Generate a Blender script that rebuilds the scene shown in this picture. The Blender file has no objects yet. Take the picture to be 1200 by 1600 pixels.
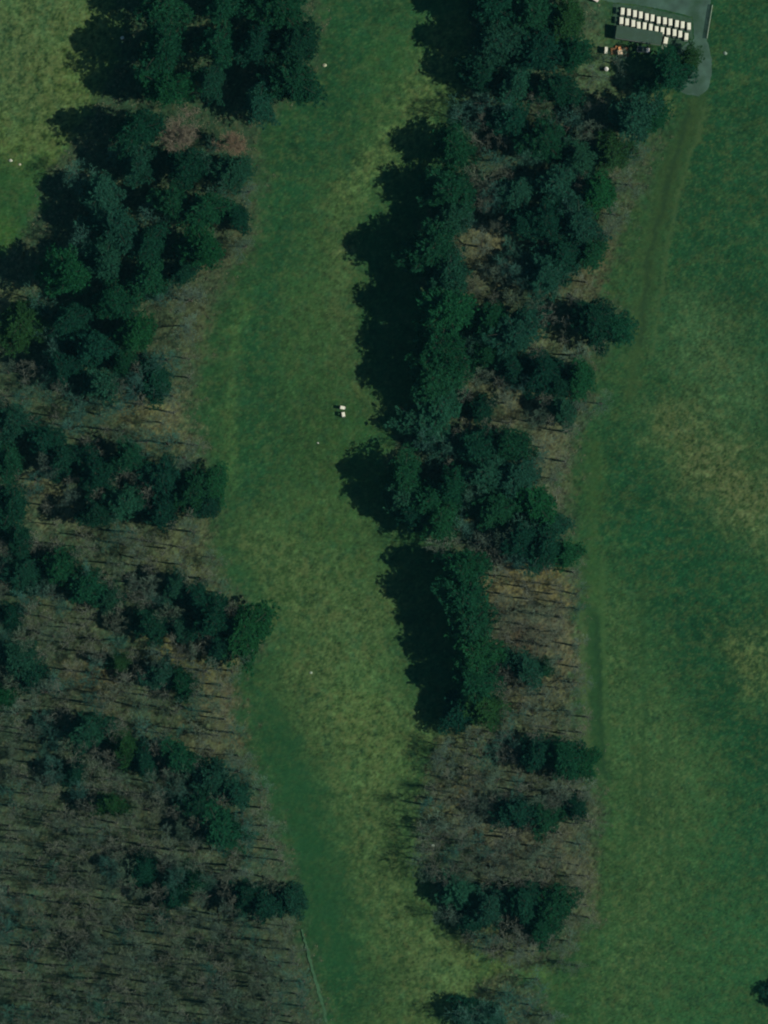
import bpy, bmesh, math, random
import numpy as np
from mathutils import Vector, Matrix

R = math.radians
S = 0.15                                   # metres per photo pixel
def W(px, py): return ((px - 600) * S, (800 - py) * S)
C = bpy.context.scene.collection
scene = bpy.context.scene

# ------------------------------------------------------------------ camera
CAM_H = 2500.0
HAZE = 0.55e-5
cam = bpy.data.cameras.new('aerial_camera'); co = bpy.data.objects.new('aerial_camera', cam); C.objects.link(co)
co.location = (0, 0, CAM_H); co.rotation_euler = (0, 0, 0)
cam.sensor_fit = 'VERTICAL'; cam.angle = 2 * math.atan(120.0 / CAM_H)
cam.clip_start = 10; cam.clip_end = 6000
scene.camera = co

# ------------------------------------------------------------------ light
SUN_EL = 43.0
SUN_DIR = Vector((math.cos(R(-7.5)) * math.cos(R(SUN_EL)), math.sin(R(-7.5)) * math.cos(R(SUN_EL)), math.sin(R(SUN_EL))))
world = bpy.data.worlds.new('World'); scene.world = world; world.use_nodes = True
nt = world.node_tree; nt.nodes.clear()
sky = nt.nodes.new('ShaderNodeTexSky'); sky.sky_type = 'NISHITA'; sky.sun_disc = False
sky.sun_elevation = R(SUN_EL); sky.sun_rotation = R(97.5); sky.air_density = 1.6; sky.ozone_density = 5.0; sky.dust_density = 0.2
bg = nt.nodes.new('ShaderNodeBackground'); bg.inputs[1].default_value = 0.05
wo = nt.nodes.new('ShaderNodeOutputWorld')
nt.links.new(sky.outputs[0], bg.inputs[0]); nt.links.new(bg.outputs[0], wo.inputs[0])
sun = bpy.data.lights.new('sun', 'SUN'); sun.energy = 4.9; sun.angle = R(0.5); sun.color = (1.0, 0.93, 0.80)
so = bpy.data.objects.new('sun', sun); C.objects.link(so)
so.rotation_euler = SUN_DIR.to_track_quat('Z', 'Y').to_euler(); so.location = (0, 0, 100)
scene.view_settings.view_transform = 'Standard'; scene.view_settings.look = 'None'
scene.view_settings.gamma = 1; scene.view_settings.exposure = -0.15
scene.cycles.filter_width = 2.0            # the soft optics of the original
scene.cycles.max_bounces = 4; scene.cycles.diffuse_bounces = 2; scene.cycles.transparent_max_bounces = 4

# ------------------------------------------------------------------ helpers
def lin(c):
    c = np.asarray(c, float) / 255.0
    return np.where(c <= 0.04045, c / 12.92, ((c + 0.055) / 1.055) ** 2.4)

def link(o, parent=None):
    C.objects.link(o)
    if parent: o.parent = parent
    return o

def tag(o, label=None, cat=None, group=None, kind=None):
    if label: o['label'] = label
    if cat: o['category'] = cat
    if group: o['group'] = group
    if kind: o['kind'] = kind
    return o

def empty(name, loc=(0, 0, 0), rz=0.0):
    o = bpy.data.objects.new(name, None); o.empty_display_size = 0.3
    o.location = loc; o.rotation_euler = (0, 0, rz); C.objects.link(o)
    return o

def np_mesh(name, V, F, m, smooth=False):
    """V (n,3) float, F (k,3|4) int"""
    V = np.asarray(V, np.float32); F = np.asarray(F, np.int32)
    me = bpy.data.meshes.new(name); k = F.shape[1]
    me.vertices.add(len(V)); me.vertices.foreach_set('co', V.ravel())
    me.loops.add(F.size); me.loops.foreach_set('vertex_index', F.ravel())
    me.polygons.add(len(F)); me.polygons.foreach_set('loop_start', np.arange(0, F.size, k, dtype=np.int32))
    if smooth: me.polygons.foreach_set('use_smooth', np.ones(len(F), bool))
    me.update(calc_edges=True); me.materials.append(m)
    return me

def tubes(P0, P1, R0, R1, sides=3):
    P0 = np.asarray(P0, float); P1 = np.asarray(P1, float); R0 = np.asarray(R0, float); R1 = np.asarray(R1, float)
    D = P1 - P0; D /= np.maximum(np.linalg.norm(D, axis=1, keepdims=True), 1e-6)
    up = np.tile([0.0, 0, 1], (len(D), 1)); up[np.abs(D[:, 2]) > 0.9] = [1, 0, 0]
    U = np.cross(D, up); U /= np.linalg.norm(U, axis=1, keepdims=True); Vv = np.cross(D, U)
    n = len(D); a = np.arange(sides) * 2 * math.pi / sides
    ring = np.cos(a)[None, :, None] * U[:, None] + np.sin(a)[None, :, None] * Vv[:, None]
    v0 = P0[:, None] + ring * R0[:, None, None]; v1 = P1[:, None] + ring * R1[:, None, None]
    V = np.concatenate([v0, v1], axis=1).reshape(-1, 3)
    base = np.arange(n)[:, None] * 2 * sides
    i = np.arange(sides); j = (i + 1) % sides
    F = np.stack([base + i, base + j, base + sides + j, base + sides + i], axis=2).reshape(-1, 4)
    return V, F

class BM:
    """small solid builder: collects boxes, cylinders and prisms into one mesh"""
    def __init__(s): s.b = bmesh.new()
    def box(s, x, y, z, sx, sy, sz, rz=0, rx=0, ry=0, bev=0.0):
        r = bmesh.ops.create_cube(s.b, size=1)
        vs = r['verts']
        bmesh.ops.scale(s.b, vec=(sx, sy, sz), verts=vs)
        if bev:
            es = list({e for v in vs for e in v.link_edges})
            q = bmesh.ops.bevel(s.b, geom=es, offset=bev, segments=2, affect='EDGES', profile=0.6)
            vs = list({v for f in q['faces'] for v in f.verts})
            vs = list(set(vs) | {v for v in s._island(vs)})
        m = Matrix.Translation((x, y, z)) @ Matrix.Rotation(rz, 4, 'Z') @ Matrix.Rotation(ry, 4, 'Y') @ Matrix.Rotation(rx, 4, 'X')
        bmesh.ops.transform(s.b, matrix=m, verts=vs)
        return s
    def _island(s, vs):
        seen = set(vs); st = list(vs)
        while st:
            v = st.pop()
            for e in v.link_edges:
                o = e.other_vert(v)
                if o not in seen: seen.add(o); st.append(o)
        return seen
    def cyl(s, x, y, z, r, h, axis='Z', n=16, r2=None):
        q = bmesh.ops.create_cone(s.b, cap_ends=True, segments=n, radius1=r, radius2=r if r2 is None else r2, depth=h)
        rot = {'Z': Matrix(), 'X': Matrix.Rotation(R(90), 4, 'Y'), 'Y': Matrix.Rotation(R(90), 4, 'X')}[axis]
        bmesh.ops.transform(s.b, matrix=Matrix.Translation((x, y, z)) @ rot, verts=q['verts'])
        return s
    def bar(s, a, b, r, n=8):
        a = Vector(a); b = Vector(b); d = b - a
        q = bmesh.ops.create_cone(s.b, cap_ends=True, segments=n, radius1=r, radius2=r, depth=d.length)
        bmesh.ops.transform(s.b, matrix=Matrix.Translation((a + b) / 2) @ d.to_track_quat('Z', 'Y').to_matrix().to_4x4(), verts=q['verts'])
        return s
    def prism(s, pts, z0, z1):
        """pts: outline in XY"""
        lo = [s.b.verts.new((p[0], p[1], z0)) for p in pts]; hi = [s.b.verts.new((p[0], p[1], z1)) for p in pts]
        s.b.faces.new(hi); s.b.faces.new(lo[::-1])
        for i in range(len(pts)):
            j = (i + 1) % len(pts); s.b.faces.new((lo[i], lo[j], hi[j], hi[i]))
        return s
    def profile(s, pts, x0, x1):
        """pts: outline in YZ, extruded along X"""
        lo = [s.b.verts.new((x0, p[0], p[1])) for p in pts]; hi = [s.b.verts.new((x1, p[0], p[1])) for p in pts]
        s.b.faces.new(hi); s.b.faces.new(lo[::-1])
        for i in range(len(pts)):
            j = (i + 1) % len(pts); s.b.faces.new((lo[i], lo[j], hi[j], hi[i]))
        return s
    def mesh(s, name, m):
        bmesh.ops.recalc_face_normals(s.b, faces=s.b.faces)
        me = bpy.data.meshes.new(name); s.b.to_mesh(me); s.b.free(); me.materials.append(m); return me
    def obj(s, name, m, parent=None):
        return link(bpy.data.objects.new(name, s.mesh(name, m)), parent)

# ------------------------------------------------------------------ materials
def mat(name, col, rough=0.7, metal=0.0, noise=0.12, scale=3.0, dirt=None, dirt_amt=0.3, spec=0.3, bump=0.0, bscale=20):
    """procedural paint / wood / cloth with uneven colour and a little dirt"""
    m = bpy.data.materials.new(name); m.use_nodes = True; n = m.node_tree; N = n.nodes
    b = N['Principled BSDF']; b.inputs['Roughness'].default_value = rough; b.inputs['Metallic'].default_value = metal
    b.inputs['Specular IOR Level'].default_value = spec
    tc = N.new('ShaderNodeTexCoord'); no = N.new('ShaderNodeTexNoise'); no.inputs['Scale'].default_value = scale; no.inputs['Detail'].default_value = 6
    n.links.new(tc.outputs['Object'], no.inputs['Vector'])
    mr = N.new('ShaderNodeMapRange'); mr.inputs[1].default_value = 0.3; mr.inputs[2].default_value = 0.7
    mr.inputs[3].default_value = 1 - noise; mr.inputs[4].default_value = 1 + noise
    n.links.new(no.outputs['Fac'], mr.inputs[0])
    mx = N.new('ShaderNodeVectorMath'); mx.operation = 'SCALE'; mx.inputs[0].default_value = col
    n.links.new(mr.outputs[0], mx.inputs['Scale'])
    last = mx.outputs[0]
    if dirt:
        n2 = N.new('ShaderNodeTexNoise'); n2.inputs['Scale'].default_value = scale * 0.6; n2.inputs['Detail'].default_value = 8
        n.links.new(tc.outputs['Object'], n2.inputs['Vector'])
        r2 = N.new('ShaderNodeMapRange'); r2.inputs[1].default_value = 0.48; r2.inputs[2].default_value = 0.68; r2.inputs[4].default_value = dirt_amt
        n.links.new(n2.outputs['Fac'], r2.inputs[0])
        mm = N.new('ShaderNodeMix'); mm.data_type = 'RGBA'; n.links.new(r2.outputs[0], mm.inputs[0]); n.links.new(last, mm.inputs[6])
        mm.inputs[7].default_value = (*dirt, 1); last = mm.outputs[2]
    n.links.new(last, b.inputs['Base Color'])
    if bump:
        n3 = N.new('ShaderNodeTexNoise'); n3.inputs['Scale'].default_value = bscale; n3.inputs['Detail'].default_value = 4
        n.links.new(tc.outputs['Object'], n3.inputs['Vector'])
        bp = N.new('ShaderNodeBump'); bp.inputs['Distance'].default_value = bump; n.links.new(n3.outputs['Fac'], bp.inputs['Height'])
        n.links.new(bp.outputs[0], b.inputs['Normal'])
    return m

def leaf_mat(name, var=0.3, scale=0.55, trans=0.25, rough=0.7):
    """foliage whose colour is the object's own tint, uneven from clump to clump and tree to tree"""
    m = bpy.data.materials.new(name); m.use_nodes = True; n = m.node_tree; N = n.nodes
    N.remove(N['Principled BSDF']); out = N['Material Output']
    oi = N.new('ShaderNodeObjectInfo'); tc = N.new('ShaderNodeTexCoord')
    no = N.new('ShaderNodeTexNoise'); no.inputs['Scale'].default_value = scale; no.inputs['Detail'].default_value = 5; no.inputs['Roughness'].default_value = 0.7
    n.links.new(tc.outputs['Object'], no.inputs['Vector'])
    mr = N.new('ShaderNodeMapRange'); mr.inputs[1].default_value = 0.3; mr.inputs[2].default_value = 0.7
    mr.inputs[3].default_value = 1 - var; mr.inputs[4].default_value = 1 + var; n.links.new(no.outputs['Fac'], mr.inputs[0])
    sc = N.new('ShaderNodeVectorMath'); sc.operation = 'SCALE'; n.links.new(oi.outputs['Color'], sc.inputs[0]); n.links.new(mr.outputs[0], sc.inputs['Scale'])
    hs = N.new('ShaderNodeHueSaturation')
    h = N.new('ShaderNodeMapRange'); h.inputs[3].default_value = 0.475; h.inputs[4].default_value = 0.525; n.links.new(no.outputs['Fac'], h.inputs[0])
    n.links.new(h.outputs[0], hs.inputs['Hue']); n.links.new(sc.outputs[0], hs.inputs['Color'])
    d = N.new('ShaderNodeBsdfDiffuse'); t = N.new('ShaderNodeBsdfTranslucent'); mx = N.new('ShaderNodeMixShader'); mx.inputs[0].default_value = trans
    n.links.new(hs.outputs[0], d.inputs[0]); n.links.new(hs.outputs[0], t.inputs[0])
    n.links.new(d.outputs[0], mx.inputs[1]); n.links.new(t.outputs[0], mx.inputs[2]); n.links.new(mx.outputs[0], out.inputs[0])
    return m

def turf_mat():
    m = bpy.data.materials.new('turf_and_litter'); m.use_nodes = True; n = m.node_tree; N = n.nodes
    b = N['Principled BSDF']; b.inputs['Roughness'].default_value = 0.95; b.inputs['Specular IOR Level'].default_value = 0.1
    at = N.new('ShaderNodeAttribute'); at.attribute_name = 'turf'
    geo = N.new('ShaderNodeNewGeometry')
    no = N.new('ShaderNodeTexNoise'); no.inputs['Scale'].default_value = 1.1; no.inputs['Detail'].default_value = 8; no.inputs['Roughness'].default_value = 0.72
    n.links.new(geo.outputs['Position'], no.inputs['Vector'])
    mr = N.new('ShaderNodeMapRange'); mr.inputs[1].default_value = 0.3; mr.inputs[2].default_value = 0.7; mr.inputs[3].default_value = 0.88; mr.inputs[4].default_value = 1.12
    n.links.new(no.outputs['Fac'], mr.inputs[0])
    sc = N.new('ShaderNodeVectorMath'); sc.operation = 'SCALE'; n.links.new(at.outputs['Color'], sc.inputs[0]); n.links.new(mr.outputs[0], sc.inputs['Scale'])
    n.links.new(sc.outputs[0], b.inputs['Base Color'])
    bp = N.new('ShaderNodeBump'); bp.inputs['Distance'].default_value = 0.06; bp.inputs['Strength'].default_value = 0.6
    n2 = N.new('ShaderNodeTexNoise'); n2.inputs['Scale'].default_value = 2.6; n2.inputs['Detail'].default_value = 6
    n.links.new(geo.outputs['Position'], n2.inputs['Vector']); n.links.new(n2.outputs['Fac'], bp.inputs['Height']); n.links.new(bp.outputs[0], b.inputs['Normal'])
    return m

# ------------------------------------------------------------------ ground colour and form
rng = np.random.default_rng(7)
STEP = 0.3
GX0, GX1, GY0, GY1 = -96.0, 96.0, -126.0, 126.0
nx = int((GX1 - GX0) / STEP) + 1; ny = int((GY1 - GY0) / STEP) + 1
gx = np.linspace(GX0, GX1, nx); gy = np.linspace(GY0, GY1, ny)
XX, YY = np.meshgrid(gx, gy)
PX = XX / S + 600; PY = 800 - YY / S      # the same places in photo units, for reading off the plan

def fnoise(l0, l1, sx=1.0, sy=1.0, beta=1.0, seed=0):
    """band-limited fractal field with feature sizes l0..l1 metres, stretched sx, sy; unit deviation"""
    r = np.random.default_rng(seed + 100)
    f = np.fft.fft2(r.standard_normal((ny, nx)))
    kx = np.fft.fftfreq(nx, STEP)[None, :] * sx; ky = np.fft.fftfreq(ny, STEP)[:, None] * sy
    k = np.sqrt(kx ** 2 + ky ** 2) + 1e-9
    a = k ** (-beta) * np.exp(-(k * l0 * 0.5) ** 2) * (1 - np.exp(-(k * l1) ** 2))
    g = np.real(np.fft.ifft2(f * a)); return (g - g.mean()) / g.std()

def sstep(x): x = np.clip(x, 0, 1); return x * x * (3 - 2 * x)
warp = fnoise(2, 14, seed=1) * 8 + fnoise(0.6, 3, seed=2) * 4
warp2 = fnoise(3, 20, seed=3) * 10 + fnoise(0.6, 3, seed=4) * 5
COL = np.zeros((ny, nx, 3)); COL[:] = lin((36, 72, 43))
def paint(mask, c, s=1.0):
    global COL
    m = (np.clip(mask, 0, 1) * s)[..., None]; COL = COL * (1 - m) + lin(c) * m
def stroke(pts, c, s=1.0, soft=18, wob=1.0, seed=0):
    """pts: (x, y, halfwidth) in photo units"""
    w = warp if seed % 2 == 0 else warp2
    X = PX + w * wob; Y = PY + (warp2 if seed % 2 == 0 else warp) * wob
    best = np.full(X.shape, -1e9)
    if len(pts) == 1: pts = [pts[0], pts[0]]
    for (x0, y0, w0), (x1, y1, w1) in zip(pts[:-1], pts[1:]):
        dx, dy = x1 - x0, y1 - y0; L = dx * dx + dy * dy + 1e-9
        t = np.clip(((X - x0) * dx + (Y - y0) * dy) / L, 0, 1)
        d = np.hypot(X - x0 - t * dx, Y - y0 - t * dy)
        best = np.maximum(best, w0 + t * (w1 - w0) - d)
    paint(sstep(best / soft * 0.5 + 0.5), c, s)
def edge(vals):
    ys, xs = zip(*vals); return np.interp(PY, ys, xs)
n_fine = fnoise(0.3, 1.6, beta=0.6, seed=10); n_mid = fnoise(1.0, 6, beta=0.8, seed=11); n_big = fnoise(6, 40, beta=1, seed=12)
n_clump = fnoise(0.7, 4, beta=0.8, seed=13); n_tan = fnoise(0.6, 8, beta=0.9, seed=14)
n_vert = fnoise(0.5, 6, sx=1, sy=0.12, beta=0.5, seed=15); n_vert2 = fnoise(0.8, 3, sx=1, sy=0.05, beta=0.3, seed=17)
n_hor = fnoise(0.4, 4, sx=0.12, sy=1, beta=0.5, seed=16)

# the mown middle hole
stroke([(600, -60, 120), (560, 100, 120), (490, 300, 100), (450, 480, 100), (480, 650, 130), (470, 760, 120)], (38, 74, 44), soft=60)
stroke([(590, -40, 55), (560, 80, 55), (480, 200, 60), (450, 330, 35), (430, 450, 26), (410, 560, 35), (405, 700, 28), (380, 860, 22), (400, 1060, 22), (440, 1160, 26), (490, 1250, 28), (505, 1360, 34), (520, 1480, 36), (560, 1600, 50)], (29, 68, 42), s=0.85, soft=40)
stroke([(520, 320, 26), (500, 480, 40), (505, 620, 40), (490, 760, 60)], (52, 77, 44), s=.6, soft=50)
stroke([(1030, 250, 40), (990, 420, 40), (965, 560, 30)], (50, 74, 44), s=.6, soft=50, seed=1)
stroke([(440, 620, 60), (440, 700, 60)], (34, 68, 40), s=.7, soft=60)
# lighter rough down the sides
R1 = (64, 88, 52)
stroke([(700, 60, 28), (660, 150, 38), (610, 240, 26), (555, 290, 26), (520, 360, 14), (535, 440, 12)], R1, s=0.8, soft=34)
stroke([(610, 90, 34), (570, 190, 14)], (50, 84, 46), s=.6, soft=40)
stroke([(470, 470, 26), (465, 530, 34), (470, 600, 22)], (58, 88, 50), s=.55, soft=40, seed=1)
stroke([(530, 640, 40), (530, 780, 50)], (46, 78, 42), s=.8, soft=60)
stroke([(410, 840, 40), (500, 870, 90), (540, 960, 90), (520, 1060, 90), (570, 1160, 80), (590, 1300, 52), (610, 1420, 46), (680, 1520, 76), (650, 1600, 76)], R1, s=0.8, soft=60)
stroke([(480, 830, 24), (520, 840, 22)], (42, 76, 40), s=.6, soft=40)
stroke([(560, 1110, 50), (590, 1180, 40)], (80, 104, 58), s=.6, soft=50, seed=1)
stroke([(700, 1490, 30), (720, 1550, 26)], (92, 108, 66), s=.6, soft=40, seed=1)
stroke([(790, 1500, 30), (830, 1520, 28)], (84, 98, 52), s=.6, soft=30)
stroke([(380, 470, 5), (362, 560, 6), (358, 660, 7), (365, 760, 5)], (70, 100, 58), s=.65, soft=12, wob=.6)
stroke([(540, 400, 12), (535, 560, 12), (585, 640, 10)], (74, 84, 54), s=.5, soft=24, seed=1)
stroke([(655, 1130, 12), (690, 1160, 14)], (92, 104, 66), s=.5, soft=20)
stroke([(530, 395, 3), (550, 392, 3)], (120, 130, 90), s=.6, soft=6, wob=.3)
stroke([(440, 900, 20), (470, 940, 16), (560, 900, 16)], (46, 78, 40), s=.5, soft=24)
stroke([(560, 1480, 6), (680, 1478, 6)], (78, 104, 62), s=.5, soft=14)
# top left field
stroke([(-60, -40, 120), (60, 60, 120), (60, 160, 90)], (68, 91, 55), s=0.95, soft=50)
stroke([(60, 215, 50), (20, 225, 60)], (74, 94, 48), s=.8, soft=40)
stroke([(100, 130, 36), (130, 40, 24)], (84, 102, 50), s=.6, soft=40, seed=1)
stroke([(10, 100, 30), (40, 190, 20)], (48, 82, 54), s=.5, soft=50, seed=1)
stroke([(0, 290, 46), (40, 300, 40)], (38, 76, 42), s=0.9, soft=40)
stroke([(-10, 360, 24), (10, 370, 16)], (56, 90, 42), s=.8, soft=30)
# the open right hand side
G2 = (33, 70, 44)
stroke([(1200, -50, 180), (1180, 300, 150), (1150, 480, 120)], (27, 67, 42), s=0.95, soft=80)
stroke([(1030, 720, 90), (1050, 860, 90), (1110, 970, 90), (1200, 1200, 60)], (24, 66, 41), s=1, soft=60)
stroke([(980, 460, 30), (980, 620, 50)], (38, 74, 46), s=.8, soft=60)
stroke([(1090, 520, 50), (1140, 600, 50)], (58, 86, 56), s=.8, soft=70, seed=1)
stroke([(1050, 660, 32), (1090, 720, 36), (1150, 760, 42), (1210, 800, 40)], (72, 90, 54), s=.8, soft=50)
stroke([(1170, 1020, 24), (1200, 1060, 26)], (68, 88, 52), s=.6, soft=40, seed=1)
stroke([(960, 960, 36), (970, 1100, 50), (1020, 1250, 90), (1000, 1400, 80), (1010, 1560, 90)], (52, 84, 50), s=.8, soft=80)
stroke([(1000, 1100, 40), (1060, 1220, 40)], (62, 90, 56), s=.5, soft=60, seed=1)
stroke([(1150, 1500, 90), (1100, 1600, 90)], (42, 84, 52), s=.7, soft=80)
stroke([(1180, 1330, 50), (1190, 1250, 40)], (30, 72, 46), s=.7, soft=60)
# woodland floor
xr = edge([(0, 498), (100, 492), (160, 450), (200, 405), (260, 402), (330, 398), (360, 398), (400, 380), (440, 352), (500, 325), (560, 318), (620, 305), (660, 305), (700, 322), (760, 330), (860, 330), (900, 345), (940, 392), (980, 415), (1020, 405), (1060, 362), (1140, 385), (1200, 400), (1260, 425), (1320, 440), (1380, 462), (1450, 470), (1500, 484), (1600, 508)])
xl = edge([(0, 190), (60, 200), (110, 180), (200, 130), (280, 70), (340, 60), (400, 0), (440, -60)])
leftw = sstep((xr - PX - warp * .9) / 50 + .5) * sstep((PX + warp * .6 - xl) / 24 + .5) * (PY > -400)
xl2 = edge([(0, 740), (100, 730), (200, 715), (260, 700), (350, 660), (600, 660), (660, 640), (720, 600), (800, 650), (860, 680), (900, 710), (1100, 745), (1150, 690), (1180, 670), (1240, 655), (1330, 650), (1420, 685), (1480, 735), (1510, 800), (1540, 745), (1600, 720)])
xr2 = edge([(0, 930), (100, 950), (150, 1020), (200, 1040), (300, 1005), (360, 975), (450, 940), (500, 975), (560, 940), (620, 935), (700, 905), (760, 890), (850, 898), (900, 900), (960, 905), (1060, 912), (1150, 925), (1250, 930), (1350, 932), (1450, 925), (1490, 880), (1520, 830), (1560, 850), (1600, 860)])
midw = sstep((PX + warp * .5 - xl2) / 24 + .5) * sstep((xr2 - PX - warp2 * .9) / 44 + .5)
wood = np.maximum(leftw, midw)
paint(wood, (55, 70, 54), 0.92)
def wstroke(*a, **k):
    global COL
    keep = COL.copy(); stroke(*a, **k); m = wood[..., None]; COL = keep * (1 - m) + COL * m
TAN = (116, 108, 74)
for pts, c, s in [
    ([(200, 630, 26), (260, 660, 28)], TAN, .8), ([(270, 490, 50), (330, 560, 22)], (84, 84, 58), .7), ([(390, 370, 40), (350, 420, 30)], (70, 76, 54), .7),
    ([(90, 780, 36)], (110, 104, 76), .6), ([(280, 860, 60), (240, 900, 40)], (88, 92, 64), .7), ([(110, 960, 50)], (80, 86, 62), .6),
    ([(290, 1012, 50), (330, 1030, 30)], (112, 102, 62), .7), ([(160, 1060, 40), (120, 1070, 24)], (112, 92, 64), .7), ([(345, 1090, 26), (350, 1120, 20)], (104, 88, 66), .7),
    ([(330, 1160, 40)], (96, 88, 62), .6), ([(250, 1080, 60)], (72, 82, 54), .6), ([(150, 1320, 36)], (92, 92, 64), .6), ([(250, 1300, 40), (270, 1330, 30)], (88, 88, 62), .6),
    ([(230, 1435, 50)], (84, 86, 62), .6), ([(60, 1400, 60), (90, 1450, 30)], (78, 76, 58), .5), ([(450, 1520, 26), (430, 1470, 26)], (70, 82, 54), .7),
    ([(60, 1150, 60), (30, 1300, 80)], (60, 78, 52), .6),
    ([(40, 478, 26), (10, 478, 20)], (120, 120, 80), .7),
    ([(760, 370, 50), (800, 400, 26)], (110, 102, 76), .7), ([(750, 440, 30), (780, 460, 22)], (88, 88, 64), .8), ([(900, 430, 30), (930, 400, 40)], (92, 84, 60), .6),
    ([(960, 340, 24), (985, 310, 20)], (72, 80, 56), .6), ([(870, 530, 26), (850, 545, 20)], (112, 112, 80), .6),
    ([(700, 555, 14)], (84, 88, 60), .6), ([(770, 620, 36), (820, 640, 30), (860, 680, 30)], (100, 96, 72), .8), ([(850, 740, 30)], (92, 92, 74), .6),
    ([(905, 740, 14)], (88, 96, 58), .6), ([(790, 915, 34), (860, 922, 30), (770, 940, 24)], (126, 112, 72), .85), ([(800, 960, 40), (860, 980, 40)], (84, 84, 70), .8),
    ([(820, 1005, 18)], (110, 84, 66), .7), ([(880, 1010, 22), (890, 1060, 20), (780, 1075, 20)], (110, 98, 74), .8), ([(850, 1110, 50)], (92, 92, 66), .7),
    ([(730, 1160, 24), (700, 1150, 20)], (100, 100, 66), .7), ([(800, 1230, 60), (900, 1235, 30)], (80, 84, 66), .6), ([(720, 1255, 36)], (112, 100, 70), .75),
    ([(780, 1320, 50), (880, 1340, 40)], (92, 88, 70), .75), ([(910, 1400, 26), (920, 1360, 20)], (92, 94, 68), .7), ([(780, 1480, 40), (810, 1480, 20)], (80, 84, 52), .7),
    ([(920, 60, 40), (950, 110, 36), (960, 130, 30)], (78, 92, 66), .8), ([(1030, 150, 22)], (86, 92, 60), .6)]:
    wstroke(pts, tuple(np.array(c) * [.90, .93, .96]), s=min(1, s * 1.05), soft=34, wob=1.5)
wstroke([(300, 40, 160), (290, 150, 130)], (38, 62, 44), s=.8, soft=60)  # floor colour darkened here to fill out the top left grove's shade
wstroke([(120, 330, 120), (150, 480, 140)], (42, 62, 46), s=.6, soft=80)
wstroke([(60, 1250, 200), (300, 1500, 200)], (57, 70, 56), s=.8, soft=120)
# ground round the cart yard
stroke([(930, 90, 34), (960, 120, 40), (1000, 150, 30)], (66, 86, 60), s=.8, soft=30)
stroke([(935, 20, 22)], (52, 78, 60), s=.7, soft=30)
stroke([(1035, 160, 16)], (86, 96, 60), s=.6, soft=20)

dryp = sstep((n_mid + n_clump * .35 + n_vert * .4 + 1.3) / 3.0)
keep = COL.copy()
stroke([(1045, 655, 26), (1090, 700, 40), (1140, 760, 46), (1210, 800, 46)], (80, 86, 60), s=.9, soft=50)
stroke([(1165, 1010, 26), (1200, 1060, 30)], (82, 94, 58), s=.8, soft=40, seed=1)
stroke([(1090, 520, 40), (1140, 600, 50)], (64, 90, 60), s=.8, soft=60, seed=1)
stroke([(960, 960, 26), (965, 1100, 36), (1030, 1220, 60), (1000, 1400, 50), (970, 1520, 50)], (62, 84, 52), s=.75, soft=60)
stroke([(400, 850, 26), (470, 930, 60), (560, 960, 50), (510, 1060, 60), (570, 1160, 70), (590, 1300, 44), (610, 1420, 36), (680, 1520, 60)], (73, 88, 56), s=.7, soft=50, seed=1)
stroke([(700, 70, 20), (660, 150, 30), (600, 240, 24), (555, 290, 22)], (80, 98, 58), s=.8, soft=40, seed=1)
stroke([(40, 40, 120), (50, 160, 70)], (80, 92, 60), s=.8, soft=60, seed=1)
m3 = dryp[..., None]; COL = keep * (1 - m3) + COL * m3
# unevenness everywhere: clumps, wear, mowing, and shadow-like streaks in the woods
rough_amt = sstep((COL[..., 0] - lin((38, 0, 0))[0]) / (lin((74, 0, 0))[0] - lin((38, 0, 0))[0]))
blot = sstep((-n_mid - n_clump * .5 + .1) / 1.3) * rough_amt * (1 - wood) * .4
paint(blot, (42, 76, 44))
olive = sstep((fnoise(3, 18, sx=1, sy=.4, seed=30) - .1) / 1.4) * (1 - wood) * (1 - rough_amt) * .45
paint(olive, (56, 78, 46))
streak = sstep((fnoise(.5, 3, sx=1.6, sy=.09, beta=.3, seed=31) * .8 + n_mid * .7 - .9) / 1.2) * (1 - wood) * .4
paint(streak, (72, 96, 60))
bluish = sstep((fnoise(2, 12, seed=32) - .6) / 1.2) * (1 - wood) * .35
paint(bluish, (34, 74, 52))
v = 1 + n_fine * (0.04 + .03 * rough_amt) + n_clump * (0.06 + .06 * rough_amt) + n_mid * (.07 + .13 * rough_amt) + n_big * .05
mow = np.sin((PX + warp * .25) * 2 * math.pi / 9.5 + np.sin(PY * .004) * 6) * sstep((PY - 380) / 120) * sstep((860 - PY) / 120) * sstep((PX - 360) / 30) * sstep((600 - PX) / 40)
v += mow * (.07 + .05 * n_mid)
v += (n_vert * .10 + n_vert2 * (.05 + .05 * (PX > 900))) * (1 - wood) + n_hor * .02
v += wood * (n_hor * .10 + n_fine * .10 + n_clump * .14)  # horizontal streaks in the floor colour imitate trunk shadows, plus litter mottling
COL *= np.clip(v, .35, 2.2)[..., None]
straw = sstep((n_tan - .35) / 1.2) * (.2 + .3 * rough_amt) * (1 - wood) + wood * sstep((n_tan - .4) / 1.6) * .32
sc_ = straw[..., None]; COL = COL * (1 - sc_) + (lin((90, 98, 62)) * (1 - wood[..., None]) + lin((98, 98, 72)) * wood[..., None]) * sc_
moss = sstep((n_big + n_clump * .7 - .4) / 1.6)[..., None] * .4; COL = COL * (1 - moss) + COL * np.array([.72, 1.0, 1.02]) * moss
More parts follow.
